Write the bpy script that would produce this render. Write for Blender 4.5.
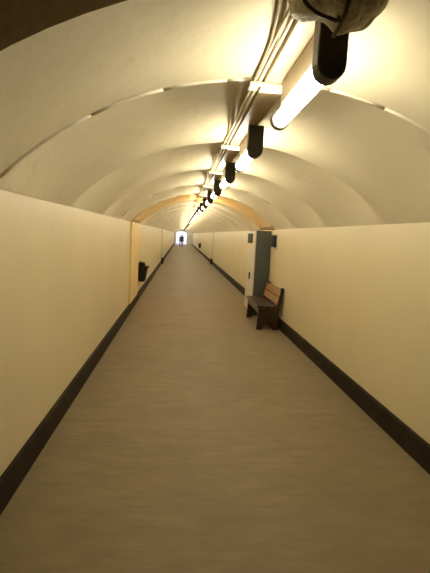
import bpy, bmesh, math, random
from mathutils import Vector, Matrix, noise
random.seed(7)
scene = bpy.context.scene
C = scene.collection
for o in list(bpy.data.objects):
    bpy.data.objects.remove(o)

# ------------------------------------------------------------------ camera
cam_d = bpy.data.cameras.new('camera'); cam = bpy.data.objects.new('camera', cam_d); C.objects.link(cam)
cam_d.sensor_fit = 'HORIZONTAL'; cam_d.sensor_width = 36.0; cam_d.lens = 36.0   # focal length 430 px on a 430 px wide frame
cam_d.clip_start = 0.02; cam_d.clip_end = 400
YAW, PITCH, ROLL, EYE = 0.0857, 0.1170, 0.0522, 1.55
fw = Vector((math.sin(YAW)*math.cos(PITCH), math.cos(YAW)*math.cos(PITCH), -math.sin(PITCH)))
r0 = Vector((math.cos(YAW), -math.sin(YAW), 0)); u0 = r0.cross(fw)
rt = math.cos(ROLL)*r0 + math.sin(ROLL)*u0
up = -math.sin(ROLL)*r0 + math.cos(ROLL)*u0
M4 = Matrix((rt, up, -fw)).transposed().to_4x4(); M4.translation = Vector((0, 0, EYE))
cam.matrix_world = M4
scene.camera = cam

# ------------------------------------------------------------------ sky (only seen through the far doorway) and exposure
w = bpy.data.worlds.new('sky'); scene.world = w; w.use_nodes = True
bg = w.node_tree.nodes['Background']
bg.inputs['Color'].default_value = (0.86, 0.80, 1.0, 1); bg.inputs['Strength'].default_value = 1.5
vs = scene.view_settings
vs.view_transform = 'Standard'; vs.look = 'None'; vs.gamma = 1.0; vs.use_curve_mapping = False
vs.exposure = 0.0
LAMP = 52.0            # radiance of the fluorescent diffusers

# ------------------------------------------------------------------ materials
def nodes(name):
    m = bpy.data.materials.new(name); m.use_nodes = True
    return m, m.node_tree, m.node_tree.nodes['Principled BSDF']
def paint(name, col, rough=.6, var=.06, scale=3.0, bump=0.0, bscale=20.0, metal=0.0, stain=None, stretch=(1, 1, 1), spec=.5):
    """plain coloured surface with noise variation, an optional stain colour and fine relief"""
    m, nt, b = nodes(name)
    N, L = nt.nodes, nt.links
    tc = N.new('ShaderNodeTexCoord'); mp = N.new('ShaderNodeMapping'); L.new(tc.outputs['Object'], mp.inputs['Vector'])
    mp.inputs['Scale'].default_value = stretch
    nz = N.new('ShaderNodeTexNoise'); nz.inputs['Scale'].default_value = scale; nz.inputs['Detail'].default_value = 6
    L.new(mp.outputs['Vector'], nz.inputs['Vector'])
    rp = N.new('ShaderNodeValToRGB'); L.new(nz.outputs['Fac'], rp.inputs['Fac'])
    lo = [max(0, c*(1-var)) for c in col]; hi = [min(1, c*(1+var)) for c in col]
    rp.color_ramp.elements[0].position = .3; rp.color_ramp.elements[1].position = .7
    rp.color_ramp.elements[0].color = (*lo, 1); rp.color_ramp.elements[1].color = (*hi, 1)
    out = rp.outputs['Color']
    if stain:
        scol, sc, p0, p1, amt = stain
        n2 = N.new('ShaderNodeTexNoise'); n2.inputs['Scale'].default_value = sc; n2.inputs['Detail'].default_value = 8
        n2.inputs['Roughness'].default_value = .65
        L.new(tc.outputs['Object'], n2.inputs['Vector'])
        mr = N.new('ShaderNodeMapRange'); mr.inputs['From Min'].default_value = p0; mr.inputs['From Max'].default_value = p1
        mr.inputs['To Max'].default_value = amt
        L.new(n2.outputs['Fac'], mr.inputs['Value'])
        mx = N.new('ShaderNodeMix'); mx.data_type = 'RGBA'
        L.new(mr.outputs['Result'], mx.inputs['Factor']); L.new(out, mx.inputs[6]); mx.inputs[7].default_value = (*scol, 1)
        out = mx.outputs[2]
    L.new(out, b.inputs['Base Color'])
    b.inputs['Roughness'].default_value = rough; b.inputs['Metallic'].default_value = metal
    b.inputs['Specular IOR Level'].default_value = spec
    if bump:
        n3 = N.new('ShaderNodeTexNoise'); n3.inputs['Scale'].default_value = bscale; n3.inputs['Detail'].default_value = 5
        L.new(mp.outputs['Vector'], n3.inputs['Vector'])
        bp = N.new('ShaderNodeBump'); bp.inputs['Strength'].default_value = bump; bp.inputs['Distance'].default_value = .02
        L.new(n3.outputs['Fac'], bp.inputs['Height']); L.new(bp.outputs['Normal'], b.inputs['Normal'])
    return m
def glow(name, col, strength):
    m, nt, b = nodes(name)
    b.inputs['Base Color'].default_value = (.9, .9, .88, 1); b.inputs['Roughness'].default_value = .4
    b.inputs['Emission Color'].default_value = (*col, 1); b.inputs['Emission Strength'].default_value = strength
    return m
M = {}
M['wall'] = paint('cream_wall_paint', (.585, .49, .278), .45, .04, .9, .12, 9, stain=((.52, .43, .235), 1.1, .52, .8, .5))
M['vault'] = paint('cream_vault_plaster', (.62, .535, .335), .7, .05, 1.4, .15, 14, stain=((.42, .30, .17), 2.6, .58, .82, .7))
M['bead'] = paint('plaster_bead', (.62, .54, .37), .7, .10, 9, .2, 30)
M['ochre'] = paint('ochre_paint', (.68, .53, .23), .55, .06, 2.0, .1, 12)
M['ochre_pale'] = paint('pale_ochre_plaster', (.64, .52, .28), .6, .06, 2.0, .1, 12)
M['end_daylit'] = paint('daylight_toned_end_wall', (.74, .72, .70), .7, .05, 3)  # paler than the side walls: daylight spill put into the colour
M['portal'] = paint('dark_brown_arch', (.115, .074, .022), .9, .10, 3.0, .2, 25, spec=.05)
M['floor'] = paint('worn_brown_floor', (.222, .168, .088), .62, .10, 7, .35, 22, stain=((.18, .132, .066), 1.3, .46, .72, .75), stretch=(.5, 1.6, 1), spec=.2)
M['skirt'] = paint('dark_brown_skirting', (.022, .015, .007), .6, .35, 6, .2, 25, spec=.12, stain=((.06, .042, .02), 5, .55, .75, .6))
M['trunk'] = paint('tan_trunking', (.36, .27, .14), .5, .06, 6)
M['bracket'] = paint('cream_bracket', (.68, .60, .42), .5, .05, 8)
M['conduit'] = paint('cream_conduit', (.66, .57, .36), .45, .05, 8)
M['cap'] = paint('dark_end_cap', (.040, .030, .017), .5, .2, 15)
M['housing'] = paint('grey_beige_housing', (.40, .33, .20), .45, .05, 8)
M['tube'] = glow('lit_diffuser', (1.0, .945, .80), LAMP)
M['tube_warm'] = glow('lit_warm_diffuser', (1.0, .66, .32), LAMP*1.15)
M['wool'] = paint('grey_brown_lagging', (.82, .73, .60), .95, .35, 16, .8, 40)
M['wire'] = paint('brown_cable', (.07, .045, .025), .6, .1, 10)
M['slate'] = paint('slate_grey_panel', (.080, .085, .070), .42, .08, 4)
M['pale'] = paint('pale_grey_door', (.56, .54, .44), .4, .05, 4)
M['blackp'] = paint('black_plastic', (.014, .011, .008), .6, .1, 10, spec=.25)
M['wood_dark'] = paint('dark_stained_wood', (.026, .013, .007), .28, .35, 8, .15, 20, stretch=(6, 1, 6), spec=.6)
M['wood_mid'] = paint('brown_varnished_wood', (.30, .165, .065), .3, .18, 8, .1, 20, stretch=(6, 1, 6))
M['pave'] = paint('outdoor_paving', (.42, .40, .42), .8, .08, 2)
M['cloth_dark'] = paint('dark_navy_cloth', (.018, .018, .045), .8, .1, 10)
M['cloth_grey'] = paint('blue_grey_cloth', (.12, .12, .20), .8, .1, 10)

# ------------------------------------------------------------------ helpers
def link(name, bm, mat, parent=None, smooth=False, bevel=0.0):
    bmesh.ops.recalc_face_normals(bm, faces=bm.faces)
    if bevel:
        bmesh.ops.bevel(bm, geom=[e for e in bm.edges if e.is_manifold and e.calc_face_angle(0) > .6], offset=bevel, segments=2, affect='EDGES', profile=.5)
    me = bpy.data.meshes.new(name); bm.to_mesh(me); bm.free()
    me.materials.append(M[mat])
    if smooth:
        for p in me.polygons: p.use_smooth = True
    o = bpy.data.objects.new(name, me); C.objects.link(o)
    if parent: o.parent = parent
    return o
def box(bm, x0, x1, y0, y1, z0, z1):
    v = [bm.verts.new((x, y, z)) for z in (z0, z1) for x, y in ((x0, y0), (x1, y0), (x1, y1), (x0, y1))]
    for f in ((3, 2, 1, 0), (4, 5, 6, 7), (0, 1, 5, 4), (1, 2, 6, 5), (2, 3, 7, 6), (3, 0, 4, 7)):
        bm.faces.new([v[i] for i in f])
    return v
def prism(bm, pts, axis, a, b):
    """outline pts (2-D) swept along axis from a to b"""
    def p3(p, t):
        return {0: (t, p[0], p[1]), 1: (p[0], t, p[1]), 2: (p[0], p[1], t)}[axis]
    A = [bm.verts.new(p3(p, a)) for p in pts]; B = [bm.verts.new(p3(p, b)) for p in pts]
    bm.faces.new(A); bm.faces.new(B[::-1])
    n = len(pts)
    for i in range(n):
        bm.faces.new((A[i], B[i], B[(i+1) % n], A[(i+1) % n]))
def tube(bm, path, r, n=8):
    path = [Vector(p) for p in path]; rings = []
    prev = None
    for i, p in enumerate(path):
        d = (path[min(i+1, len(path)-1)] - path[max(i-1, 0)]).normalized()
        a = prev if prev else (Vector((0, 0, 1)) if abs(d.z) < .9 else Vector((1, 0, 0)))
        a = (a - d*a.dot(d)).normalized(); prev = a; b = d.cross(a)
        rr = r[i] if isinstance(r, (list, tuple)) else r
        rings.append([bm.verts.new(p + rr*(math.cos(t*2*math.pi/n)*a + math.sin(t*2*math.pi/n)*b)) for t in range(n)])
    for i in range(len(rings)-1):
        for j in range(n):
            bm.faces.new((rings[i][j], rings[i][(j+1) % n], rings[i+1][(j+1) % n], rings[i+1][j]))
    bm.faces.new(rings[0][::-1]); bm.faces.new(rings[-1])
def tag(o, label=None, cat=None, group=None, kind=None):
    if label: o['label'] = label
    if cat: o['category'] = cat
    if group: o['group'] = group
    if kind: o['kind'] = kind
    return o
def empty(name, loc=(0, 0, 0)):
    o = bpy.data.objects.new(name, None); o.location = loc; o.empty_display_size = .1; C.objects.link(o); return o
def struct(name, bm, mat, **k):
    o = link(name, bm, mat, **k); o['kind'] = 'structure'; return o

# ------------------------------------------------------------------ tunnel dimensions (metres)
XL, XR, SPR, RISE = -.926, 1.796, 1.728, .596
XC, HALF = (XL+XR)/2, (XR-XL)/2
RAD = (HALF**2 + RISE**2)/(2*RISE); ZC = SPR + RISE - RAD; A0 = math.asin(HALF/RAD)
BAY, RING0 = 1.48, 2.19            # spacing of the arch rings, first ring ahead of the camera
Y0, Y1 = -3.0, 62.0
BULGE = .21
def bulge(y):
    u = ((y - RING0)/BAY) % 1.0
    if u < .20: t = u/.20                 # rises just past each ring, then eases back down
    else: t = 1 - min(1, max(0, (u-.24)/.54))
    return BULGE*t*t*(3-2*t)
def arc(a, off, y):
    r = RAD + off
    return (XC + r*math.sin(a), y, ZC + r*math.cos(a))
def damp(a):                       # the bays flatten out towards the springing line and along the crown
    return (1 - (abs(a)/A0)**3*.97)*(.35 + .65*min(1, abs(a)/.30)**1.5)

# floor
bm = bmesh.new(); box(bm, XL-.2, XR+.2, Y0-.2, Y1, -.2, 0); floor = struct('floor', bm, 'floor')
floor['label'] = 'worn brown floor of the tunnel'
# side walls
bm = bmesh.new(); box(bm, XL-.2, XL, Y0, Y1, 0, SPR); box(bm, XL-.4, XL-.014, Y0, Y1, SPR-.1, 2.3); struct('wall_left', bm, 'wall')
bm = bmesh.new(); box(bm, XR, XR+.2, Y0, Y1, 0, SPR); box(bm, XR+.014, XR+.4, Y0, Y1, SPR-.1, 2.3); struct('wall_right', bm, 'wall')
# vault: shallow bays between the rings
bm = bmesh.new(); NA = 28; ys = []
y = Y0
while y < Y1:
    ys.append(y); y += BAY/14
ys += [RING0 + k*BAY + e for e in (0,) for k in range(-3, 46) if Y0 < RING0 + k*BAY + e < Y1] + [Y1]
ys = sorted(set(round(t, 4) for t in ys))
def vault_surface(bm, ys, extra, na=NA):
    rows = []
    for y in ys:
        row = []
        for i in range(na+1):
            a = -A0 + 2*A0*i/na
            row.append(bm.verts.new(arc(a, bulge(y)*damp(a) + extra, y)))
        rows.append(row)
    for r, s in zip(rows, rows[1:]):
        for i in range(na):
            bm.faces.new((r[i], s[i], s[i+1], r[i+1]))
    return rows
inner = vault_surface(bm, ys, 0.0)
outer = vault_surface(bm, [Y0, Y1], .28)
ceiling = struct('ceiling', bm, 'vault', smooth=False)
for p in ceiling.data.polygons:
    p.use_smooth = len(p.vertices) == 4 and abs(p.normal.y) < .75
# raised plaster beads on each ring, laid in lengths with open joints either side of the trunking
def bead_mesh(a0, a1):
    bm = bmesh.new(); n = max(3, int((a1-a0)/.06)); prof = [(-.014, .01), (-.012, -.004), (-.005, -.009), (.005, -.009), (.012, -.004), (.014, .01)]
    rows = []
    for i in range(n+1):
        a = a0 + (a1-a0)*i/n
        rows.append([bm.verts.new(arc(a, q + bulge(RING0)*damp(a), p)) for p, q in prof])
    for r, s in zip(rows, rows[1:]):
        for i in range(len(prof)):
            bm.faces.new((r[i], r[(i+1) % 6], s[(i+1) % 6], s[i]))
    bm.faces.new(rows[0]); bm.faces.new(rows[-1][::-1])
    return bm
cuts = [-A0+.03, -.50, -.30, -.13, -.045]
segs = list(zip(cuts, cuts[1:])) + [(.045, .15), (.15, .31), (.31, .52), (.52, A0-.03)]
protos = []
for a0, a1 in segs:
    protos.append(link('arch_bead', bead_mesh(a0+.0012, a1-.0012), 'bead', ceiling, smooth=True))
    for p in protos[-1].data.polygons: p.use_smooth = len(p.vertices) == 4
for k in range(-1, 46):
    ring_y = RING0 + k*BAY
    if ring_y > Y1 - .2 or ring_y < 1.0: continue
    if 0 < k < 3: continue             # the second and third rings show no bead
    for p in protos:
        if k == 0:
            p.location.y = ring_y
        else:
            c = p.copy(); C.objects.link(c); c.parent = ceiling; c.location.y = ring_y
# ceiling over the photographer: a lower arch, darker brown than the vault
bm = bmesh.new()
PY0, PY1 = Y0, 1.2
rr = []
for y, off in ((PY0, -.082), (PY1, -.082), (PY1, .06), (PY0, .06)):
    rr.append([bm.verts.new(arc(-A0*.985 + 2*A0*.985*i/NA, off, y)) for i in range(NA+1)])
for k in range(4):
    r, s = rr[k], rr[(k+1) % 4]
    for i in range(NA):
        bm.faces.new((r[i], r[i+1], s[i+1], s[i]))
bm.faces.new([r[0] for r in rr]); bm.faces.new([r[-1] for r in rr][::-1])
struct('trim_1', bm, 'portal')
# dark skirting along both walls: rounded top
def skirting(name, x, s):
    bm = bmesh.new()
    prof = [(0, 0), (.026, 0), (.022, .15), (.018, .170), (.010, .180), (0, .182)]
    prism(bm, [(x + s*p, z) for p, z in prof], 1, Y0, Y1)
    struct(name, bm, 'skirt')
skirting('baseboard_left', XL, 1); skirting('baseboard_right', XR, -1)
# end wall behind the camera
bm = bmesh.new(); box(bm, XL-.2, XR+.2, Y0-.2, Y0, 0, 2.7); struct('wall_back', bm, 'wall')
# end wall with the arched doorway to daylight
bm = bmesh.new()
DX0, DX1, DH = -.60, .88, 1.74
dcx = (DX0+DX1)/2; drad = (DX1-DX0)/2
arch = [(DX1, 0)] + [(dcx + drad*math.cos(t*math.pi/12), DH - .1 + .30*math.sin(t*math.pi/12)) for t in range(13)] + [(DX0, 0)]
outl = [(-8, 0), (-8, 7), (10, 7), (10, 0)]  # unseen outer facade, enlarged to block sky light
prism(bm, outl + arch, 1, Y1, Y1+.3); struct('wall_end', bm, 'end_daylit')
# paving outside, falling away gently
bm = bmesh.new()
v = [bm.verts.new(p) for p in ((-8, Y1, 0), (10, Y1, 0), (10, Y1+12, -.2), (-8, Y1+12, -.2), (-8, Y1+25, -.3), (10, Y1+25, -.3),
                               (-8, Y1, -.6), (10, Y1, -.6), (10, Y1+25, -.6), (-8, Y1+25, -.6))]
for f in ((0, 1, 2, 3), (3, 2, 5, 4), (6, 7, 1, 0), (9, 8, 7, 6), (4, 5, 8, 9), (0, 3, 4, 9, 6), (1, 7, 8, 5, 2)):
    bm.faces.new([v[i] for i in f])
struct('ground', bm, 'pave')

# the ochre painted bay (fifth bay), a thin lining over walls and vault
oy0, oy1 = RING0 + 4*BAY + .03, RING0 + 5*BAY - .03
bm = bmesh.new(); box(bm, XL, XL+.030, oy0, oy1, .188, SPR); struct('trim_2', bm, 'ochre')
bm = bmesh.new(); box(bm, XR-.014, XR, 8.44, oy1, .188, SPR); struct('trim_3', bm, 'ochre')
def lining(name, a_from, a_to):
    bm = bmesh.new(); rows = []
    yy = [oy0 + (oy1-oy0)*i/12 for i in range(13)]
    for e in (-.012, .01):
        rws = []
        for y in yy:
            rws.append([bm.verts.new(arc(a_from + (a_to-a_from)*i/12, bulge(y)*damp(a_from + (a_to-a_from)*i/12) + e, y)) for i in range(13)])
        rows.append(rws)
    A, B = rows
    for i in range(12):
        for j in range(12):
            for g in (A, B):
                bm.faces.new((g[i][j], g[i+1][j], g[i+1][j+1], g[i][j+1]))
        for q in (0, 12):
            bm.faces.new((A[i][q], A[i+1][q], B[i+1][q], B[i][q])); bm.faces.new((A[q][i], A[q][i+1], B[q][i+1], B[q][i]))
    struct(name, bm, 'ochre_pale', smooth=True)
lining('trim_4', -A0, -.10); lining('trim_5', .10, A0)
# slim pilasters farther down with a dark block at the foot
for n, x0, x1, yy in (('trim_6', XL, XL+.045, 22.1), ('trim_7', XR-.045, XR, 23.4)):
    bm = bmesh.new(); box(bm, x0, x1, yy, yy+.22, .20, SPR+.02); pil = struct(n, bm, 'bead')
    bm = bmesh.new(); s = 1 if x0 < 0 else -1; xa = XL if s > 0 else XR
    box(bm, min(xa, xa+s*.11), max(xa, xa+s*.11), yy-.1, yy+.32, 0, .30); link('foot_block', bm, 'skirt', pil, bevel=.015)

# ------------------------------------------------------------------ cable trunking along the crown
TX = XC - .005
tr = empty('cable_trunking', (TX, 1.3, 2.29)); tag(tr, 'tan cable trunking running along the crown of the tunnel vault above the lamps', 'trunking')
off = Vector(tr.location)
def under(bm):
    bmesh.ops.translate(bm, verts=bm.verts, vec=-off); return bm
bm = bmesh.new(); box(bm, TX-.060, TX+.060, 1.30, Y1, 2.298, 2.321); link('channel', under(bm), 'trunk', tr, bevel=.006)
for dx, rad in ((-.080, .009), (-.102, .006)):
    bm = bmesh.new(); tube(bm, [(TX+dx, 1.3 + i*2.0, 2.306 + .003*math.sin(i*1.7)) for i in range(31)], rad); link('conduit', under(bm), 'conduit', tr, smooth=True)
bproto = None
for k in range(0, 46):
    ry = RING0 + k*BAY
    if ry > Y1 - .2: break
    if bproto is None:
        bm = bmesh.new()
        box(bm, -.128, .068, -.045, .045, -.010, .008); box(bm, -.075, .060, -.03, .03, -.020, -.010)
        bproto = link('bracket', bm, 'bracket', tr, bevel=.005); o = bproto
    else:
        o = bproto.copy(); C.objects.link(o); o.parent = tr
    o.location = (0, ry-off.y, 0)

# ------------------------------------------------------------------ fluorescent lamps
LX = .478
def make_lamp():
    t = empty('tube_lamp')
    # origin: near end, on the trunking underside (z = 2.272)
    bm = bmesh.new(); box(bm, -.026, .026, .02, .64, -.112, 0); link('housing', bm, 'housing', t, bevel=.008)
    bm = bmesh.new(); tube(bm, [(0, .03, -.150), (0, .73, -.150)], .037, 16); link('diffuser', bm, 'tube', t, smooth=False)
    for p in t.children[-1].data.polygons: p.use_smooth = len(p.vertices) == 4
    # near end cap: tall dark block rounded at the bottom
    pts = [(-.051, 0), (-.051, -.160)] + [(.051*math.cos(a), -.160 + .051*math.sin(a)) for a in [math.pi + i*math.pi/8 for i in range(1, 8)]] + [(.051, -.160), (.051, 0)]
    bm = bmesh.new(); prism(bm, pts, 1, -.02, .05); link('end_cap', bm, 'cap', t, bevel=.006)
    pts = [(.048*math.cos(a), -.150 + .048*math.sin(a)) for a in [i*math.pi/8 for i in range(16)]]
    bm = bmesh.new(); prism(bm, pts, 1, .725, .765); link('end_collar', bm, 'cap', t, bevel=.006)
    bm = bmesh.new(); box(bm, .026, .032, .05, .62, -.105, -.080); link('clip_rail', bm, 'housing', t)
    return t
ordn = ['nearest lit tube lamp, overexposed, with big dark end cap', 'second lit tube lamp from the camera', 'third lit tube lamp from the camera', 'fourth lit tube lamp from the camera',
        'fifth lit tube lamp from the camera', 'sixth lamp from the camera, warm orange tube', 'seventh lit tube lamp from the camera', 'eighth lit tube lamp from the camera',
        'ninth lit tube lamp from the camera', 'tenth lit tube lamp from the camera']
lamp0 = make_lamp()
for k in range(46):
    ly = 1.49 + k*BAY
    if ly + .8 > Y1: break
    if k == 0: t = lamp0
    else:
        t = lamp0.copy(); C.objects.link(t)
        for ch in list(lamp0.children):
            c = ch.copy(); C.objects.link(c); c.parent = t
            if k == 5 and ch.name.startswith('diffuser'):
                c.data = ch.data.copy(); c.data.materials[0] = M['tube_warm']
    t.location = (LX, ly, 2.298)
    lab = (ordn[k] + ', hanging under the crown trunking') if k < len(ordn) else 'tiny far lit tube lamp in the row past the tenth lamp, under the crown trunking'
    tag(t, lab, 'lamp', 'tube lamps along the tunnel crown')

# wad of lagging and cable loop hanging over the nearest end cap
lag = empty('lagging_wad', (.46, 1.36, 2.36)); tag(lag, 'lumpy grey brown wad of lagging on the vault above the nearest dark end cap', 'insulation')
bm = bmesh.new()
lumps = [(.365, 1.41, 2.295, .062), (.42, 1.41, 2.30, .06), (.475, 1.395, 2.262, .062), (.525, 1.41, 2.288, .068), (.46, 1.41, 2.33, .08), (.565, 1.41, 2.325, .062), (.52, 1.41, 2.34, .07)]
meta_v = []
bmesh.ops.create_icosphere(bm, subdivisions=5, radius=1.0)
for v in bm.verts:              # one continuous lumpy skin: farthest lump surface along each ray from the middle
    d = v.co.normalized(); o0 = Vector((.475, 1.41, 2.325)); best = .02
    for x, y, z, r in lumps:
        cpt = Vector((x, y, z)) - o0; b = d.dot(cpt); disc = b*b - cpt.length_squared + r*r
        if disc > 0: best = max(best, b + math.sqrt(disc))
    p = o0 + d*best
    p += d*(.010*noise.noise(p*28) + .006*noise.noise(p*70))
    v.co = p - Vector((.46, 1.36, 2.36))
for _ in range(2): bmesh.ops.smooth_vert(bm, verts=bm.verts, factor=.5, use_axis_x=True, use_axis_y=True, use_axis_z=True)
link('wool', bm, 'wool', lag, smooth=True)
bm = bmesh.new()
pts = [(.315, 1.31, 2.36), (.312, 1.31, 2.30), (.325, 1.31, 2.245), (.36, 1.31, 2.213), (.41, 1.31, 2.197), (.44, 1.33, 2.203), (.452, 1.37, 2.24)]
def cr(P, n=6):
    P = [Vector(p) for p in P]; out = []
    for i in range(len(P)-1):
        a, b, c, d = P[max(i-1, 0)], P[i], P[i+1], P[min(i+2, len(P)-1)]
        for j in range(n):
            t = j/n
            out.append(.5*((2*b) + (c-a)*t + (2*a-5*b+4*c-d)*t*t + (3*b-a-3*c+d)*t**3))
    out.append(P[-1]); return out
tube(bm, [p - Vector((.46, 1.36, 2.36)) for p in cr(pts)], .006, 7); link('cable_loop', bm, 'wire', lag, smooth=True)
bm = bmesh.new(); tube(bm, [p - Vector((.46, 1.36, 2.36)) for p in cr([(.455, 1.29, 2.26), (.452, 1.29, 2.235), (.450, 1.31, 2.205), (.452, 1.40, 2.19)])], .007, 7); link('cable_tail', bm, 'wire', lag, smooth=True)

# ------------------------------------------------------------------ cabinet against the right wall
CX0, CX1, CY0, CY1, CH = 1.49, XR-.016, 8.40, 9.34, 1.70
cab = empty('cabinet', ((CX0+CX1)/2, (CY0+CY1)/2, 0)); tag(cab, 'tall slate grey cabinet with pale front against the right wall behind the bench', 'cabinet')
co = Vector(cab.location)
def rel(bm, o): bmesh.ops.translate(bm, verts=bm.verts, vec=-o); return bm
bm = bmesh.new(); prism(bm, [(CX0, 0), (CX1-.03, 0), (CX1-.03, .195), (CX1, .195), (CX1, CH), (CX0, CH)], 1, CY0, CY1); link('body', rel(bm, co), 'slate', cab, bevel=.006)
for ya, yb in ((CY0+.012, (CY0+CY1)/2-.003), ((CY0+CY1)/2+.003, CY1-.012)):
    bm = bmesh.new(); box(bm, CX0-.020, CX0, ya, yb, .06, CH-.015); d = link('door', rel(bm, co), 'pale', cab, bevel=.004)
    if ya < CY0+.1:
        bm = bmesh.new(); box(bm, CX0-.045, CX0-.018, yb-.07, yb-.04, .70, .84); link('handle', rel(bm, co), 'blackp', d, bevel=.006)
bm = bmesh.new(); box(bm, CX0-.040, CX0-.018, 8.72, 9.24, 1.44, 1.64); link('vent_grille', rel(bm, co), 'blackp', cab, bevel=.006)
# small dark box on the wall beside the cabinet
sb = empty('wall_box', (XR, 8.02, 1.51)); tag(sb, 'small black box on the right wall just in front of the slate cabinet', 'wall box')
bm = bmesh.new(); box(bm, -.065, -.012, -.12, .12, -.11, .11); link('case', bm, 'blackp', sb, bevel=.01)
bm = bmesh.new(); box(bm, -.014, 0, -.16, .16, -.14, .14); link('back_plate', bm, 'pale', sb, bevel=.004)

# ------------------------------------------------------------------ bench in front of the cabinet
BX0, BX1, BY0, BY1 = 1.345, 1.738, 7.08, 8.30
bn = empty('bench', ((BX0+BX1)/2, (BY0+BY1)/2, 0)); tag(bn, 'low dark wooden bench with leaning brown backrest along the right wall', 'bench')
bo = Vector(bn.location)
for i in range(3):      # three seat planks
    xa = BX0 + i*.128; bm = bmesh.new(); box(bm, xa, xa+.122, BY0, BY1, .375, .420); link('seat_plank', rel(bm, bo), 'wood_dark', bn, bevel=.008)
bm = bmesh.new(); box(bm, BX0+.03, BX0+.06, BY0+.06, BY1-.06, .28, .375); link('apron', rel(bm, bo), 'wood_dark', bn, bevel=.005)
for y in (BY0+.03, BY1-.10):      # trestle ends with an arched cut-out
    pts = [(BX0+.005, 0), (BX0+.03, .375), (BX1-.01, .375), (BX1-.01, 0), (BX1-.11, 0)]
    pts += [((BX0+BX1)/2 + .0 + .085*math.cos(t*math.pi/8), .02 + .115*math.sin(t*math.pi/8)) for t in range(9)] + [(BX0+.105, 0)]
    bm = bmesh.new(); prism(bm, pts, 1, y, y+.07); link('leg', rel(bm, bo), 'wood_dark', bn, bevel=.005)
    pts = [(BX1-.085, .30), (BX1-.01, .30), (BX1+.052, .70), (BX1+.045, .725), (BX1+.015, .730), (BX1-.005, .715)]
    bm = bmesh.new(); prism(bm, pts, 1, y-.01, y+.06); link('back_post', rel(bm, bo), 'wood_dark', bn, bevel=.006)
for z0, z1 in ((.445, .57), (.585, .705)):   # two backrest boards leaning with the posts
    f = lambda z: BX1-.105 + (z-.30)*.22
    pts = [(f(z0)+.01, z0), (f(z1)+.01, z1), (f(z1)+.036, z1), (f(z0)+.036, z0)]
    bm = bmesh.new(); prism(bm, pts, 1, BY0+.02, BY1); link('backrest_board', rel(bm, bo), 'wood_mid', bn, bevel=.005)

# ------------------------------------------------------------------ litter bins hung on the walls
def make_bin():
    t = empty('litter_bin')          # origin on the wall, at the bin's base; +x points into the tunnel
    bm = bmesh.new()
    prof = [(.012, 0), (.150, 0), (.205, .33), (.012, .33)]
    prism(bm, prof, 1, -.16, .16); link('body', bm, 'blackp', t, bevel=.012)
    bm = bmesh.new(); prism(bm, [(.010, .325), (.228, .325), (.228, .350), (.010, .350)], 1, -.175, .175); link('rim', bm, 'blackp', t, bevel=.006)
    bm = bmesh.new(); prism(bm, [(.012, .35), (.150, .35), (.13, .43), (.012, .45)], 1, -.15, .15); link('hood', bm, 'blackp', t, bevel=.012)
    bm = bmesh.new(); box(bm, 0, .014, -.05, .05, .02, .40); link('wall_bracket', bm, 'skirt', t)
    return t
b1 = make_bin(); b1.location = (XL, 10.05, .42); tag(b1, 'dark tapered litter bin hung on the left wall just past the ochre bay', 'bin')
b2 = b1.copy(); C.objects.link(b2)
for ch in list(b1.children):
    c = ch.copy(); C.objects.link(c); c.parent = b2
b2.location = (XR, 37.5, .42); b2.rotation_euler = (0, 0, math.pi); tag(b2, 'tiny dark litter bin far down on the right wall near the exit', 'bin')

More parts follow.
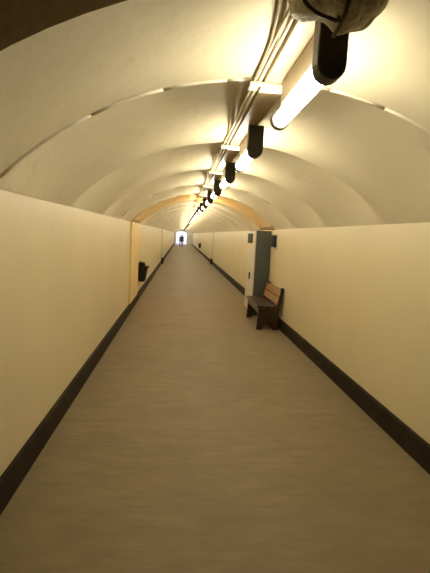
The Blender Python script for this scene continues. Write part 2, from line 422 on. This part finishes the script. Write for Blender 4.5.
# ------------------------------------------------------------------ people in the far doorway
def person(loc, rz, cloth, label, H=1.66, step=.10):
    k = H/1.75
    J = {'pelvis': (0, 0, .95, .135), 'waist': (0, 0, 1.10, .12), 'chest': (0, .01, 1.30, .145), 'neckb': (0, 0, 1.44, .075), 'neck': (0, .005, 1.50, .052),
         'headl': (0, .015, 1.57, .078), 'headm': (0, .01, 1.645, .096), 'headt': (0, .005, 1.715, .070)}
    E_ = [('pelvis', 'waist'), ('waist', 'chest'), ('chest', 'neckb'), ('neckb', 'neck'), ('neck', 'headl'), ('headl', 'headm'), ('headm', 'headt')]
    for s, n in ((-1, 'l'), (1, 'r')):
        st = step*s
        J.update({n+'sh': (s*.19, 0, 1.40, .068), n+'el': (s*.215, -.02+st*.3, 1.12, .046), n+'wr': (s*.21, .05-st*.6, .88, .034), n+'ha': (s*.21, .07-st*.6, .80, .040), n+'fi': (s*.205, .08-st*.6, .73, .022),
                  n+'hip': (s*.095, 0, .90, .100), n+'kn': (s*.105, .02+st, .50, .064), n+'ca': (s*.105, st*.9, .34, .062), n+'an': (s*.105, st*1.2-.02, .09, .042), n+'to': (s*.12, st*1.2+.15, .045, .040)})
        E_ += [('chest', n+'sh'), (n+'sh', n+'el'), (n+'el', n+'wr'), (n+'wr', n+'ha'), (n+'ha', n+'fi'), ('pelvis', n+'hip'), (n+'hip', n+'kn'), (n+'kn', n+'ca'), (n+'ca', n+'an'), (n+'an', n+'to')]
    names = list(J); me = bpy.data.meshes.new('person')
    me.from_pydata([tuple(q*k for q in J[n][:3]) for n in names], [(names.index(a), names.index(b)) for a, b in E_], [])
    o = bpy.data.objects.new('person', me); C.objects.link(o)
    sk = o.modifiers.new('skin', 'SKIN'); sk.use_smooth_shade = True
    if not me.skin_vertices: me.attributes  # layer comes with the modifier
    if not me.skin_vertices:
        bm = bmesh.new(); bm.from_mesh(me); bm.verts.layers.skin.verify(); bm.to_mesh(me); bm.free()
    for i, n in enumerate(names):
        sv = me.skin_vertices[0].data[i]; r = J[n][3]*k; sv.radius = (r, r*(.75 if n in ('chest', 'waist', 'pelvis') else 1)); sv.use_root = (n == 'pelvis')
    ss = o.modifiers.new('sub', 'SUBSURF'); ss.levels = 1; ss.render_levels = 1
    me.materials.append(M[cloth])
    o.location = loc; o.rotation_euler = (0, 0, rz); tag(o, label, 'person')
person((.24, 53.5, .005), math.pi, 'cloth_dark', 'person in dark clothes walking in the bright doorway at the tunnel end', 1.52)
person((.06, 54.6, .005), math.pi+.2, 'cloth_grey', 'person in blue-grey clothes beside the darker walker at the tunnel end', 1.48, -.08)
